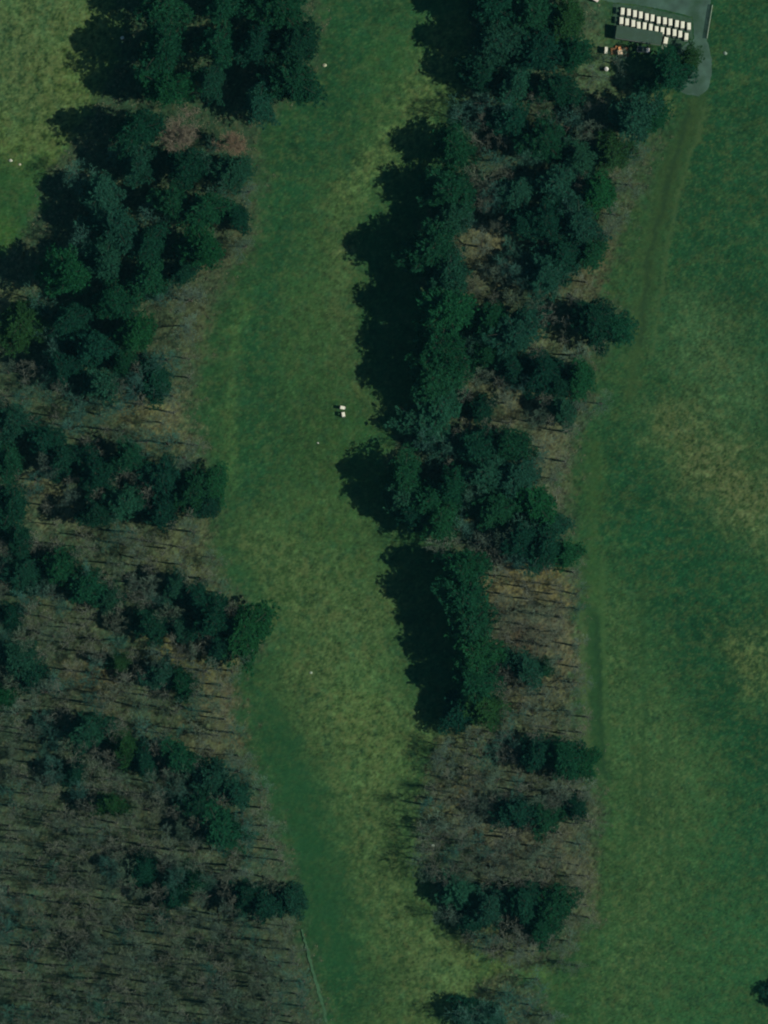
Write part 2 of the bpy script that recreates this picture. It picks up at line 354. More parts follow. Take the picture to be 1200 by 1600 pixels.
# worn track along the trees
stroke([(1090, 160, 12), (1045, 280, 14), (1020, 380, 12), (1000, 500, 8), (985, 620, 5)], (52, 74, 44), s=.85, soft=14, wob=.3)
stroke([(930, 700, 10), (925, 830, 8), (928, 950, 8)], (58, 84, 46), s=.5, soft=14, wob=.3)
stroke([(925, 960, 12), (932, 1100, 12), (940, 1200, 10)], (36, 70, 42), s=.8, soft=14, wob=.3)
stroke([(908, 960, 4), (914, 1100, 5), (920, 1180, 4)], (74, 96, 62), s=.6, soft=8, wob=.3)
stroke([(941, 880, 3), (944, 1060, 3), (950, 1180, 3)], (60, 90, 54), s=.8, soft=6, wob=.2)
stroke([(1005, 900, 3), (1007, 1300, 3)], (36, 68, 40), s=.7, soft=6, wob=.25)

stroke([(430, 1120, 12), (455, 1220, 22), (480, 1300, 26), (505, 1400, 30), (530, 1500, 26)], (32, 72, 44), s=.75, soft=36)
stroke([(1100, 170, 2.5), (1062, 300, 2.5), (1040, 400, 2.5), (1018, 560, 2)], (66, 88, 56), s=.85, soft=5, wob=.25)
stroke([(1078, 170, 2.5), (1040, 300, 2.5), (1015, 400, 2.5), (1000, 540, 2)], (30, 56, 38), s=.85, soft=6, wob=.25)
stroke([(932, 960, 2.5), (938, 1100, 3), (946, 1210, 2)], (28, 58, 38), s=.7, soft=5, wob=.2)
stroke([(985, 1000, 2), (990, 1200, 2), (985, 1400, 2)], (40, 72, 42), s=.85, soft=6, wob=.3)
stroke([(1040, 1150, 3), (1046, 1350, 3)], (40, 74, 44), s=.75, soft=8, wob=.4)
GAIN = np.array([.83, .91, .78])
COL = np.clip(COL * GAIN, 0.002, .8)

def relief(x, y):
    flat = 1 / (1 + math.exp(-(math.hypot(x - 64, y - 108) - 22) / 3))
    return (0.35 * math.sin(x * .045 + 1) * math.cos(y * .05) + .2 * math.sin(x * .11 + y * .07)) * flat
flatm = 1 / (1 + np.exp(-(np.hypot(XX - 64, YY - 108) - 22) / 3))
ZZ = (0.35 * np.sin(XX * .045 + 1) * np.cos(YY * .05) + .2 * np.sin(XX * .11 + YY * .07)) * flatm
ZZ = ZZ + fnoise(1, 6, seed=20) * .012 * flatm

TURF = turf_mat()
V = np.stack([XX, YY, ZZ], -1).reshape(-1, 3)
idx = np.arange(nx * ny).reshape(ny, nx)
Fq = np.stack([idx[:-1, :-1], idx[:-1, 1:], idx[1:, 1:], idx[1:, :-1]], -1)
cls = np.zeros((ny - 1, nx - 1), int)
woodc = (wood[:-1, :-1] + wood[1:, 1:]) / 2 > .5
mid_x = edge([(-100, 700), (100, 700), (200, 650), (350, 600), (600, 620), (700, 590), (830, 640), (900, 660), (1100, 700), (1200, 660), (1400, 680), (1520, 800), (1700, 900)])[:-1, :-1]
cls[:] = 2
cls[PX[:-1, :-1] < mid_x] = 1
cls[(PX[:-1, :-1] < np.interp(PY[:-1, :-1], [0, 500], [330, 0]))] = 3
cls[woodc] = 0
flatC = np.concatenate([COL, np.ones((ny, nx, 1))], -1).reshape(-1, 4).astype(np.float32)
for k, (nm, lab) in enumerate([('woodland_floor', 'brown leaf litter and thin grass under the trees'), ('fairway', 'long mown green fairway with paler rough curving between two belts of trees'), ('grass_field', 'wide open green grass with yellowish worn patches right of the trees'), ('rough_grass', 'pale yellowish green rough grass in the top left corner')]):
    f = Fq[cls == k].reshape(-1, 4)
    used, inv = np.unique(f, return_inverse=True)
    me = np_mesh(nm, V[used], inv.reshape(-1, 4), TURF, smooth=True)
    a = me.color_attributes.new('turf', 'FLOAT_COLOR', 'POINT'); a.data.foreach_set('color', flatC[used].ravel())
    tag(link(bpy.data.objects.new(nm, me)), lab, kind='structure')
# the land beyond, one wide sheet with the mapped part let into it
m_far = mat('far_turf', tuple(lin((40, 74, 45))), rough=.95, noise=.3, scale=.05, dirt=tuple(lin((70, 84, 54))), dirt_amt=.6)
b = BM(); q = 2500
for (x0, x1, y0, y1) in [(-q, q, GY1, q), (-q, q, -q, GY0), (-q, GX0, GY0, GY1), (GX1, q, GY0, GY1)]:
    vs = [b.b.verts.new(p) for p in ((x0, y0, -.6), (x1, y0, -.6), (x1, y1, -.6), (x0, y1, -.6))]; b.b.faces.new(vs)
tag(b.obj('ground', m_far), 'green land stretching away on all sides', kind='structure')

# ------------------------------------------------------------------ the thin blue-green air between the ground and the aircraft
m_air = bpy.data.materials.new('thin_haze'); m_air.use_nodes = True; n_ = m_air.node_tree; n_.nodes.remove(n_.nodes['Principled BSDF'])
pv = n_.nodes.new('ShaderNodeVolumePrincipled'); pv.inputs['Color'].default_value = (.16, .78, 1.0, 1); pv.inputs['Density'].default_value = HAZE
n_.links.new(pv.outputs[0], n_.nodes['Material Output'].inputs['Volume'])
tag(BM().box(0, 0, (CAM_H + 30) / 2 - 1, 5400, 5400, CAM_H + 30).obj('haze', m_air), 'thin even blue-green haze over the whole scene', kind='stuff')

# ------------------------------------------------------------------ paved yard and worn path
def sheet(name, pts, z, m, label, kind='structure', jitter=.12, thick=.0):
    r = random.Random(len(pts) * 7 + int(z * 1e4)); out = []
    P = [W(*p) for p in pts]
    for i in range(len(P)):
        a, c = P[i], P[(i + 1) % len(P)]; n = max(1, int(math.dist(a, c) / .5))
        for k in range(n):
            t = k / n; out.append((a[0] + (c[0] - a[0]) * t + r.uniform(-jitter, jitter), a[1] + (c[1] - a[1]) * t + r.uniform(-jitter, jitter)))
    b = BM(); b.prism(out, z - .1, z); bmesh.ops.triangulate(b.b, faces=[f for f in b.b.faces if len(f.verts) > 4])
    return tag(b.obj(name, m), label, kind=kind)
m_asph = mat('worn_asphalt', tuple(lin((58, 86, 74))), rough=.9, noise=.3, scale=.35, dirt=tuple(lin((40, 70, 50))), dirt_amt=.95, bump=.02, bscale=6)
m_conc = mat('pale_concrete', tuple(lin((110, 128, 108))), rough=.9, noise=.15, scale=1.2, dirt=tuple(lin((70, 90, 74))), dirt_amt=.5)
m_mud = mat('bare_soil', tuple(lin((66, 76, 58))), rough=.95, noise=.3, scale=.8)
sheet('pavement', [(1000, -20), (1112, -20), (1110, 20), (1104, 60), (1112, 90), (1112, 118), (1106, 140), (1092, 150), (1070, 147), (1052, 138), (1060, 118), (1052, 96), (1060, 76), (1085, 60), (1082, 26), (1040, 16), (1000, 8), (962, 4), (940, 0), (930, -20)], .03, m_asph, 'weathered grey asphalt yard and rounded turning loop beside the golf carts')
sheet('parking_pad', [(958, 6), (1000, 10), (1040, 19), (1081, 28), (1083, 60), (1058, 74), (1050, 70), (1032, 68), (960, 62)], .034,
      mat('mossy_gravel', tuple(lin((46, 74, 56))), rough=.95, noise=.25, scale=1.2), 'mossy gravel pad under the two rows of golf carts')
sheet('path', [(470, 1452), (473, 1452), (484, 1490), (495, 1530), (508, 1575), (515, 1610), (510, 1610), (504, 1578), (491, 1534), (480, 1494)], .22,
      mat('worn_path', tuple(lin((52, 88, 60))), rough=.95, noise=.25, scale=1.4, dirt=tuple(lin((38, 76, 46))), dirt_amt=.8), 'narrow pale worn path curving along the lower wood edge', jitter=.18)

# ------------------------------------------------------------------ trees
m_needle = leaf_mat('pine_needles', var=.55, scale=1.2, trans=.3)
m_bud = leaf_mat('budding_twigs', var=.35, scale=.6, trans=.15)
m_bark = mat('bark', (.055, .055, .042), rough=.95, noise=.35, scale=4, bump=.02)
m_twig = mat('grey_twigs', (.16, .155, .13), rough=.95, noise=.3, scale=1)

def pine_mesh(seed, form):
    """unit pine: height 20, crown radius 5; trunk with limbs, and needle tufts along whorled boughs"""
    r = np.random.default_rng(seed); H = 20.0; Rr = 5.0
    sway = r.uniform(-.35, .35, (2, 2))
    def axis(z):
        t = z / H; return np.array([sway[0, 0] * t + sway[0, 1] * math.sin(t * 4), sway[1, 0] * t + sway[1, 1] * math.sin(t * 3 + 1), z])
    zs = np.linspace(0, H * .98, 12); A = np.array([axis(z) for z in zs]); rad = .27 * (1 - zs / H) ** .8 + .03
    T0, T1, Q0, Q1 = list(A[:-1]), list(A[1:]), list(rad[:-1]), list(rad[1:])
    tc = []; td = []; ts = []
    z = H * (.22 if form == 'broad' else .14)
    z0 = z; lob = r.uniform(0, 2 * math.pi, 3); la = r.uniform(.08, .3, 3); dome = r.uniform(1.2, 2.4)
    while z < H * .985:
        t = (z - z0) / (H - z0)
        if form == 'broad': prof = min(1, .66 + 1.0 * t) * (1 - t ** dome) ** .8
        else: prof = (1 - t) ** .78
        nb = int(r.integers(5, 8)) if form == 'broad' else int(r.integers(7, 10))
        ph = r.uniform(0, 2 * math.pi)
        for i in range(nb):
            az = ph + i * 2 * math.pi / nb + r.normal(0, .2)
            L = Rr * prof * r.uniform(.5, 1.12) * (1 + la[0] * math.sin(az + lob[0]) + la[1] * math.sin(2 * az + lob[1]) + la[2] * math.sin(3 * az + lob[2]) * .7) + .25
            if r.random() < .06: L *= 1.2
            rise = (.35 * t + .02) if form == 'broad' else (-.28 + .45 * t)
            d = np.array([math.cos(az), math.sin(az)]); side = np.array([-d[1], d[0]])
            base = axis(z); n = max(2, int(L / .45)); prev = base; curl = r.normal(0, .12)
            for k in range(1, n + 1):
                s = k / n
                p = base + np.array([*(d * L * s + side * curl * L * s * s), rise * L * s + (.16 * L * s * s if form == 'broad' else .1 * L * s * s)])
                T0.append(prev); T1.append(p); Q0.append(.05 * (1 - (k - 1) / n) + .012); Q1.append(.05 * (1 - s) + .01)
                if s > .25 or t > .8:
                    w = L * .26 * math.sin(min(1, s * 1.05) * math.pi * .86) + .18
                    m = 3 if form == 'broad' else 2
                    for q in range(m):
                        off = r.uniform(-1, 1) * w
                        tc.append(p + np.array([*(side * off - d * abs(off) * .1), r.normal(.04, .1)])); td.append([*(d + side * off / (w + .01) * .8), .25]); ts.append(r.uniform(.75, 1.25))
                prev = p
        z += r.uniform(.65, 1.0) if form == 'broad' else r.uniform(.45, .62)
    for k in range(8): tc.append(axis(H * (.955 + .006 * k))); td.append([r.normal(), r.normal(), 1.0]); ts.append(.8)
    tc = np.array(tc); td = np.array(td); td /= np.linalg.norm(td, axis=1, keepdims=True); ts = np.array(ts)
    K = 8 if form == 'broad' else 6; n = len(tc)      # needle sprays per tuft
    c = np.repeat(tc, K, 0) + r.normal(0, .13, (n * K, 3)); dd = np.repeat(td, K, 0) + r.normal(0, .55, (n * K, 3)); dd /= np.linalg.norm(dd, axis=1, keepdims=True)
    sz = np.repeat(ts, K) * r.uniform(.7, 1.2, n * K)
    w = np.cross(dd, r.normal(0, 1, (n * K, 3)) + [0, 0, 1.2]); w /= np.maximum(np.linalg.norm(w, axis=1, keepdims=True), 1e-5)
    l = .46 if form == 'broad' else .42; wd = .19
    a = c + dd * (-.06); e = c + dd * (sz * l)[:, None]; mid = (a + e) / 2 + dd * 0.02
    V = np.stack([a, mid + w * (wd * sz)[:, None] * .5, e, mid - w * (wd * sz)[:, None] * .5], 1).reshape(-1, 3)
    F = np.arange(n * K * 4).reshape(-1, 4)
    crown = np_mesh('crown', V, F, m_needle)
    v, f = tubes(T0, T1, Q0, Q1, 5)
    return np_mesh('trunk', v, f, m_bark), crown

def bare_mesh(seed, dense=1.0, bud=False, pole=False):
    """unit leafless tree: height 18, crown radius 4.5: forking limbs down to fine twigs"""
    r = np.random.default_rng(seed); H = 18.0
    seg = []; fine = []
    def grow(p, d, rad, L, lvl):
        n = 3 if lvl < 3 else 2
        for k in range(n):
            d2 = d + r.normal(0, (.05 if pole and lvl == 0 else .11) + .03 * lvl, 3); d2[2] += .03 if lvl > 1 else 0; d2 /= np.linalg.norm(d2)
            q = p + d2 * L / n; r1 = rad * (1 - .28 / n * (k + 1) / 1.0) if lvl < 5 else rad * .8
            (seg if lvl < 3 else fine).append((p, q, rad, r1)); p, d, rad = q, d2, r1
            if lvl >= 1 and lvl < 5:
                for _ in range(1 if lvl < 4 else 2):
                    if r.random() < .75 * dense:
                        s = np.cross(d, r.normal(0, 1, 3)); s /= np.linalg.norm(s)
                        b = d * .6 + s * r.uniform(.6, 1.0); b /= np.linalg.norm(b); grow(p, b, rad * .5, L * .6, lvl + 1)
        if lvl < 5:
            m = 3 if lvl == 0 else 2
            ph = r.uniform(0, 6.28)
            for i in range(m + (1 if lvl == 0 and r.random() < .6 else 0)):
                az = ph + i * 2 * math.pi / m + r.normal(0, .25)
                s = np.array([math.cos(az), math.sin(az), 0]); s -= d * np.dot(s, d); s /= np.linalg.norm(s) + 1e-6
                b = d + s * (r.uniform(.25, .5) if pole else r.uniform(.4, .8)); b /= np.linalg.norm(b); grow(p, b, rad * (.55 if pole and lvl == 0 else .68), L * (r.uniform(.3, .42) if pole and lvl == 0 else r.uniform(.66, .82)), lvl + 1)
    grow(np.zeros(3), np.array([0, 0, 1.0]), .38 if pole else .27, H * (.62 if pole else .42), 0)
    A = [np.array(x) for x in zip(*seg)]
    allp = np.array([s[1] for s in fine])
    sc = np.array([4.5 / np.percentile(np.hypot(allp[:, 0], allp[:, 1]), 97)] * 2 + [H / allp[:, 2].max()])
    A[0] = A[0] * sc; A[1] = A[1] * sc; v, f = tubes(*A, 6)
    B = [np.array(x) for x in zip(*fine)]; B[2] = np.maximum(B[2], .023 if pole else .02); B[3] = np.maximum(B[3], .018 if pole else .016)
    B[0] = B[0] * sc; B[1] = B[1] * sc
    v2, f2 = tubes(*B, 3)
    if bud:
        K = 4; tips = np.repeat(B[1], K, 0) + r.normal(0, .12, (len(B[1]) * K, 3)); n = len(tips)
        dd = r.normal(0, 1, (n, 3)); dd /= np.linalg.norm(dd, axis=1, keepdims=True); w = np.cross(dd, r.normal(0, 1, (n, 3))); w /= np.linalg.norm(w, axis=1, keepdims=True)
        bv = np.stack([tips, tips + dd * .09 + w * .05, tips + dd * .18, tips + dd * .09 - w * .05], 1).reshape(-1, 3)
        f2 = np.concatenate([f2, np.arange(n * 4).reshape(-1, 4) + len(v2)]); v2 = np.concatenate([v2, bv])
    return np_mesh('trunk', v, f, m_bark), np_mesh('crown', v2, f2, m_bud if bud else m_twig_tint)
m_twig_tint = leaf_mat('bare_twigs', var=.25, scale=.5, trans=.0)

PINES = [pine_mesh(s, 'broad') for s in (1, 2, 3, 4, 5, 6)]
SPRUCES = [pine_mesh(s, 'narrow') for s in (11, 12, 13)]
BARES = [bare_mesh(s) for s in (21, 22, 23, 24, 25, 26)]
POLES = [bare_mesh(s, pole=True, dense=1) for s in (41, 42, 43, 44, 45, 46)]
BUDS = [bare_mesh(s, bud=True) for s in (31, 32)]
print('tree faces', [len(c.polygons) for t, c in PINES + SPRUCES + BARES + BUDS])

TINT = {0: (.009, .052, .030), 1: (.011, .066, .030), 2: (.012, .076, .028), 3: (.016, .074, .044), 4: (.020, .072, .024)}
trnd = random.Random(5)
placed = []
def tree(name, pair, x, y, rpx, h, r0, h0, tint, label, group):
    wx, wy = W(x, y)
    root = empty(name, (wx, wy, relief(wx, wy) - .05), trnd.uniform(0, 6.28))
    if name == 'bare_tree': root.rotation_euler = (trnd.gauss(0, .05), trnd.gauss(0, .05), root.rotation_euler.z)
    s = rpx * S / r0
    root.scale = (s * trnd.uniform(.94, 1.06), s * trnd.uniform(.94, 1.06), h / h0)
    t = link(bpy.data.objects.new('trunk', pair[0]), root); c = link(bpy.data.objects.new('crown', pair[1]), root)
    k = trnd.uniform(.85, 1.15); c.color = (tint[0] * k * trnd.uniform(.9, 1.1), tint[1] * k, tint[2] * k * trnd.uniform(.92, 1.08), 1)
    tag(root, label, 'tree', group)
    return root
ORD = ['topmost', 'second', 'third', 'fourth', 'fifth', 'sixth', 'seventh', 'eighth', 'ninth', 'tenth', 'eleventh', 'twelfth', 'thirteenth', 'fourteenth']
ADJ = {0: 'dark green', 1: 'green', 2: 'bright green', 3: 'blue-green', 4: 'mossy green'}
def pines(place, rows, group):
    rows = sorted(rows, key=lambda q: q[1])
    for i, (x, y, r, h, ti) in enumerate(rows):
        narrow = r < 24
        if len(rows) == 1: where = place
        elif i == 0: where = f'topmost {place}'
        elif i == len(rows) - 1: where = f'lowest {place}'
        else: where = f'{ORD[i]} from top {place}'
        lab = f'{ADJ[ti]} pine, {where}'
        src = SPRUCES if narrow and trnd.random() < .7 else PINES
        tree('pine_tree', src[trnd.randrange(len(src))], x, y, r, h, 5.0, 20.0, TINT[ti], lab, group)
        placed.append((x, y, r))

pines('along the pale top left rough', [(262, 8, 42, 15.5, 1), (255, 78, 46, 19.5, 1), (262, 140, 40, 16.5, 2), (215, 205, 38, 17.5, 0)], 'pines of the top left grove')
pines('in the top left grove, second column', [(345, 14, 34, 15, 1), (340, 72, 34, 16, 1), (330, 130, 28, 13, 3)], 'pines of the top left grove')
pines('in the top left grove beside the fairway', [(440, 12, 48, 15, 1), (465, 70, 44, 15, 0), (458, 128, 42, 15, 1), (405, 165, 30, 12, 3), (400, 70, 34, 16, 0)], 'pines of the top left grove')
pines('just below the reddish trees', [(215, 262, 34, 13, 3), (290, 262, 34, 14, 0), (370, 268, 34, 11, 3), (268, 315, 32, 14, 1), (320, 330, 34, 14, 1), (370, 338, 26, 10, 0)], 'pines of the upper left wood')
pines('on the far upper left wood edge', [(160, 300, 36, 12.5, 3), (180, 352, 40, 15.5, 3), (110, 430, 42, 17.5, 2), (165, 410, 36, 14.5, 3), (30, 512, 44, 10.5, 4)], 'pines of the upper left wood')
pines('in the middle of the upper left wood', [(235, 385, 30, 14, 0), (320, 392, 38, 15, 2), (285, 428, 26, 12, 0), (235, 440, 34, 14, 1), (180, 470, 36, 15, 1), (110, 500, 30, 14, 0), (215, 520, 36, 14, 2), (150, 545, 38, 15, 0), (243, 592, 34, 8, 0), (100, 575, 30, 13, 0), (160, 600, 34, 14, 3), (190, 566, 26, 11, 1)], 'pines of the upper left wood')
pines('left of the fairway at its narrow waist', [(325, 790, 26, 8, 0), (300, 770, 38, 12, 1), (335, 755, 26, 9, 2), (255, 745, 34, 12, 0), (200, 715, 32, 12, 1), (150, 740, 34, 13, 0), (200, 785, 34, 12, 3), (250, 800, 30, 11, 0), (150, 800, 28, 12, 0)], 'pines of the left belt')
pines('on the photo edge in the left belt', [(20, 660, 36, 13, 3), (70, 690, 32, 13, 0), (15, 720, 30, 12, 1), (20, 790, 34, 12, 0), (30, 840, 30, 12, 0), (100, 715, 30, 13, 0)], 'pines of the left belt')
pines('in the group left of the fairway bend', [(40, 895, 34, 12, 0), (90, 885, 34, 12, 1), (130, 920, 34, 12, 1), (170, 935, 26, 10, 3), (20, 960, 26, 11, 0)], 'pines of the left belt')
pines('round the rounded bright tree at the fairway edge', [(385, 985, 44, 13, 2), (335, 970, 36, 14, 0), (345, 1010, 26, 10, 0), (275, 915, 30, 11, 3), (310, 935, 30, 12, 0), (235, 975, 34, 12, 0), (280, 980, 28, 10, 3)], 'pines of the left belt')
pines('low in the left wood by the photo edge', [(25, 1025, 36, 13, 3), (50, 1060, 28, 11, 0), (8, 1090, 28, 12, 2), (185, 1032, 20, 9, 4)], 'pines of the left belt')
pines('in the small dark clump left of the fairway', [(250, 1055, 28, 10, 3), (285, 1065, 30, 10, 1)], 'pines of the left belt')
pines('in the lower left wood', [(140, 1140, 38, 12, 3), (195, 1165, 28, 11, 4), (225, 1190, 30, 11, 0), (280, 1185, 32, 11, 1), (330, 1215, 34, 12, 3), (310, 1255, 30, 11, 0), (345, 1295, 38, 12, 1), (370, 1240, 28, 10, 3), (120, 1205, 26, 10, 0), (175, 1255, 26, 10, 4)], 'pines of the lower left wood')
pines('lowest in the left wood near the fairway', [(225, 1355, 32, 11, 0), (270, 1400, 26, 11, 0), (300, 1375, 26, 10, 1), (385, 1395, 30, 11, 0), (415, 1410, 32, 12, 0), (455, 1400, 30, 11, 3)], 'pines of the lower left wood')

pines('at the top left of the middle belt', [(765, 10, 44, 16, 0), (775, 65, 46, 17, 3), (750, 118, 34, 12, 0), (828, 20, 42, 16, 1), (835, 85, 42, 15, 0), (885, 30, 38, 14, 4), (892, 90, 32, 13, 1), (805, 130, 34, 14, 3), (870, 140, 34, 14, 0), (800, 190, 34, 13, 0)], 'pines at the top of the middle belt')
pines('beside the golf cart yard', [(1048, 116, 37, 12, 1), (1075, 98, 24, 7, 4), (1012, 135, 20, 7, 0)], 'pines by the cart yard')
pines('below the golf cart yard', [(985, 185, 40, 16, 3), (1022, 185, 28, 9, 1)], 'pines by the cart yard')
pines('in the upper middle belt, right of its middle', [(850, 220, 40, 13, 1), (905, 245, 38, 13, 3), (958, 240, 34, 11, 4), (870, 290, 38, 13, 3), (935, 300, 36, 12, 2), (810, 300, 30, 12, 3), (905, 350, 38, 12, 3), (850, 345, 38, 14, 0), (815, 350, 32, 13, 0), (880, 400, 36, 12, 0), (925, 395, 30, 10, 1), (850, 430, 44, 13, 3)], 'pines of the upper middle belt')
pines('along the left edge of the middle belt', [(709, 228, 40, 12.8, 1), (699, 295, 48, 13.8, 1), (709, 338, 40, 12.8, 3), (677, 392, 46, 17.8, 1), (699, 432, 46, 16.8, 3), (705, 486, 50, 18.8, 2), (685, 542, 48, 16.8, 1), (677, 590, 44, 15.8, 1), (687, 632, 44, 10.8, 3), (665, 668, 40, 7.8, 3)], 'tall pines edging the fairway')
pines('in the middle belt between its tan clearings', [(768, 500, 32, 12, 1), (805, 520, 46, 14, 3), (760, 555, 28, 10, 1), (800, 575, 32, 11, 0)], 'pines of the middle belt')
pines('on the right edge of the middle belt', [(930, 500, 40, 12, 0), (962, 512, 28, 9, 1), (850, 580, 36, 13, 0), (905, 588, 34, 12, 2), (872, 600, 30, 11, 0), (880, 640, 26, 9, 3), (750, 640, 24, 8, 0)], 'pines of the middle belt')
pines('where the middle belt bulges into the fairway', [(632, 742, 36, 13, 1), (628, 776, 34, 12, 3), (668, 785, 38, 13, 1), (690, 810, 38, 13, 2), (705, 760, 34, 14, 1), (640, 800, 28, 11, 0)], 'pines of the bulging clump')
pines('in the cluster right of the bulging clump', [(740, 700, 38, 13, 0), (795, 695, 34, 12, 1), (760, 740, 36, 13, 3), (810, 745, 38, 13, 3), (775, 795, 40, 13, 1), (835, 785, 38, 12, 2), (850, 855, 36, 12, 0), (882, 868, 28, 9, 2), (815, 840, 34, 12, 0), (865, 820, 24, 9, 3)], 'pines of the middle belt')
pines('in the lone tall column beside the lower fairway', [(723, 890, 40, 15.6, 1), (725, 932, 44, 15.6, 1), (735, 975, 42, 14.6, 1), (740, 1020, 44, 14.6, 2), (737, 1062, 42, 12.6, 1), (757, 1108, 38, 11.6, 4), (720, 1110, 34, 8.6, 0)], 'tall pines of the lone column')
pines('right of the lone tall column', [(822, 1042, 32, 9, 3), (790, 1030, 18, 8, 0), (850, 1045, 16, 6, 1)], 'pines of the lower middle belt')
pines('on the right edge below the lone column', [(835, 1180, 32, 10, 0), (880, 1180, 36, 11, 1), (910, 1192, 28, 8, 2)], 'pines of the lower middle belt')
pines('two clumps down on the right edge', [(808, 1268, 34, 11, 0), (850, 1278, 32, 10, 1), (900, 1264, 26, 8, 0)], 'pines of the lower middle belt')
pines('at the bottom of the middle belt', [(720, 1395, 38, 8, 3), (765, 1412, 34, 11, 3), (735, 1435, 26, 7, 0), (820, 1405, 36, 12, 0), (860, 1415, 38, 12, 1), (845, 1445, 32, 10, 1)], 'pines of the lower middle belt')
pines('in the dark scrub at the very bottom centre', [(728, 1578, 28, 6, 0), (765, 1588, 30, 7, 3)], 'pines of the bottom scrub')
pines('cut off by the right photo edge near the bottom', [(1230, 1552, 32, 4, 0)], 'pine by the right edge')

# leafless trees one by one
BT = {0: (.082, .14, .10), 1: (.042, .125, .092), 2: (.105, .15, .105)}
def bares(place, rows, group):
    rows = sorted(rows, key=lambda q: q[1])
    for i, (x, y, r, h, ti) in enumerate(rows):
        where = place if len(rows) == 1 else (f'topmost {place}' if i == 0 else (f'lowest {place}' if i == len(rows) - 1 else f'{ORD[i]} from top {place}'))
        tree('bare_tree', BARES[trnd.randrange(len(BARES))], x, y, r, h, 4.5, 18.0, BT[ti], f'leafless grey tree, {where}', group); placed.append((x, y, r * .75))
bares('in the upper left wood', [(200, 235, 34, 12, 1), (320, 245, 34, 11, 1), (120, 270, 36, 12, 1), (230, 330, 32, 12, 1), (345, 300, 28, 10, 1), (130, 380, 34, 13, 1), (60, 470, 30, 11, 1), (75, 545, 34, 12, 1), (250, 470, 28, 11, 1), (130, 625, 34, 12, 1), (190, 640, 32, 11, 1), (390, 300, 24, 8, 0)], 'bare trees of the upper left wood')
bares('beside the dense pines of the upper middle belt', [(720, 190, 32, 12, 1), (790, 175, 36, 14, 1), (830, 250, 34, 13, 1), (890, 200, 36, 13, 1), (780, 300, 34, 13, 1), (880, 440, 36, 12, 1), (800, 430, 36, 13, 1), (890, 330, 30, 12, 1), (950, 370, 26, 9, 0), (720, 350, 30, 12, 1), (735, 540, 30, 12, 1), (820, 600, 32, 11, 1)], 'bare trees beside the upper middle pines')
bares('in the dark cluster of the middle belt', [(700, 700, 34, 12, 1), (830, 720, 32, 11, 1), (740, 780, 34, 12, 1), (820, 820, 30, 11, 1), (720, 830, 32, 10, 1), (660, 690, 30, 11, 1)], 'bare trees of the middle cluster')
bares('filling gaps in the left belt', [(110, 670, 36, 11, 1), (230, 690, 32, 11, 1), (60, 750, 34, 11, 1), (180, 830, 34, 11, 1), (60, 930, 34, 11, 1), (250, 930, 30, 10, 1), (15, 880, 30, 11, 1), (300, 1110, 34, 10, 1), (230, 1140, 34, 11, 1), (90, 1140, 34, 11, 1), (280, 1240, 34, 11, 1), (380, 1270, 32, 10, 1)], 'bare trees of the left belt')
# reddish budding trees
for (x, y, r, h, l) in [(290, 205, 40, 13, 'large reddish brown budding tree between dark pines, left of its smaller twin'), (358, 222, 26, 10, 'small reddish brown budding tree at the fairway edge')]:
    tree('budding_tree', BUDS[x % 2], x, y, r, h, 4.5, 18.0, (.19, .165, .115), l, 'reddish budding trees'); placed.append((x, y, r * .8))

bares('in the upper middle belt', [(760, 165, 34, 13, 1), (925, 205, 32, 12, 2), (745, 280, 40, 13, 2), (775, 250, 30, 12, 1), (750, 385, 30, 11, 2), (985, 290, 26, 9, 0), (960, 335, 26, 9, 0), (990, 240, 26, 9, 1), (960, 100, 26, 8, 0), (925, 120, 24, 9, 0)], 'bare trees of the upper middle belt')
bares('beside the dark round tree left of the fairway', [(245, 590, 46, 10, 1), (300, 470, 34, 10, 0), (290, 510, 30, 10, 0), (385, 385, 26, 8, 0), (60, 600, 36, 12, 1), (250, 660, 26, 9, 0), (290, 715, 30, 9, 0), (40, 620, 32, 12, 1)], 'bare trees of the left belt')
bares('among the litter of the middle belt', [(770, 430, 30, 12, 2), (800, 465, 28, 11, 0), (745, 590, 28, 11, 0), (790, 630, 26, 11, 2), (830, 660, 28, 11, 0), (905, 640, 26, 10, 0), (850, 700, 28, 10, 0), (940, 630, 24, 8, 0), (870, 750, 24, 9, 0)], 'bare trees of the middle belt')
bares('beside the lone tall column', [(745, 850, 30, 10, 0), (800, 870, 26, 10, 1), (790, 960, 32, 12, 2), (835, 960, 30, 12, 2), (870, 985, 28, 11, 2), (880, 1030, 24, 11, 0), (850, 1085, 30, 10, 0), (830, 1120, 30, 10, 0), (885, 1110, 30, 10, 0), (800, 1145, 28, 10, 1)], 'bare trees of the lower middle belt')
bares('low in the middle belt', [(690, 1185, 34, 9, 0), (750, 1185, 34, 11, 1), (780, 1215, 30, 11, 0), (740, 1230, 26, 9, 0), (685, 1280, 36, 10, 0), (740, 1290, 32, 11, 0), (655, 1345, 34, 9, 0), (800, 1330, 34, 12, 0), (860, 1325, 32, 11, 0), (905, 1320, 28, 11, 0), (770, 1355, 30, 11, 0), (890, 1370, 28, 10, 2), (740, 1330, 28, 10, 0)], 'bare trees of the lower middle belt')
bares('at the very bottom of the middle belt', [(735, 1580, 36, 11, 1), (785, 1585, 36, 11, 1), (825, 1570, 30, 8, 1), (860, 1585, 26, 7, 0), (800, 1550, 26, 8, 1), (760, 1465, 28, 9, 1), (840, 1530, 24, 8, 1), (700, 1425, 26, 9, 0), (885, 1470, 22, 8, 0), (872, 1502, 26, 8, 0), (900, 1508, 18, 7, 0)], 'bare trees of the lower middle belt')
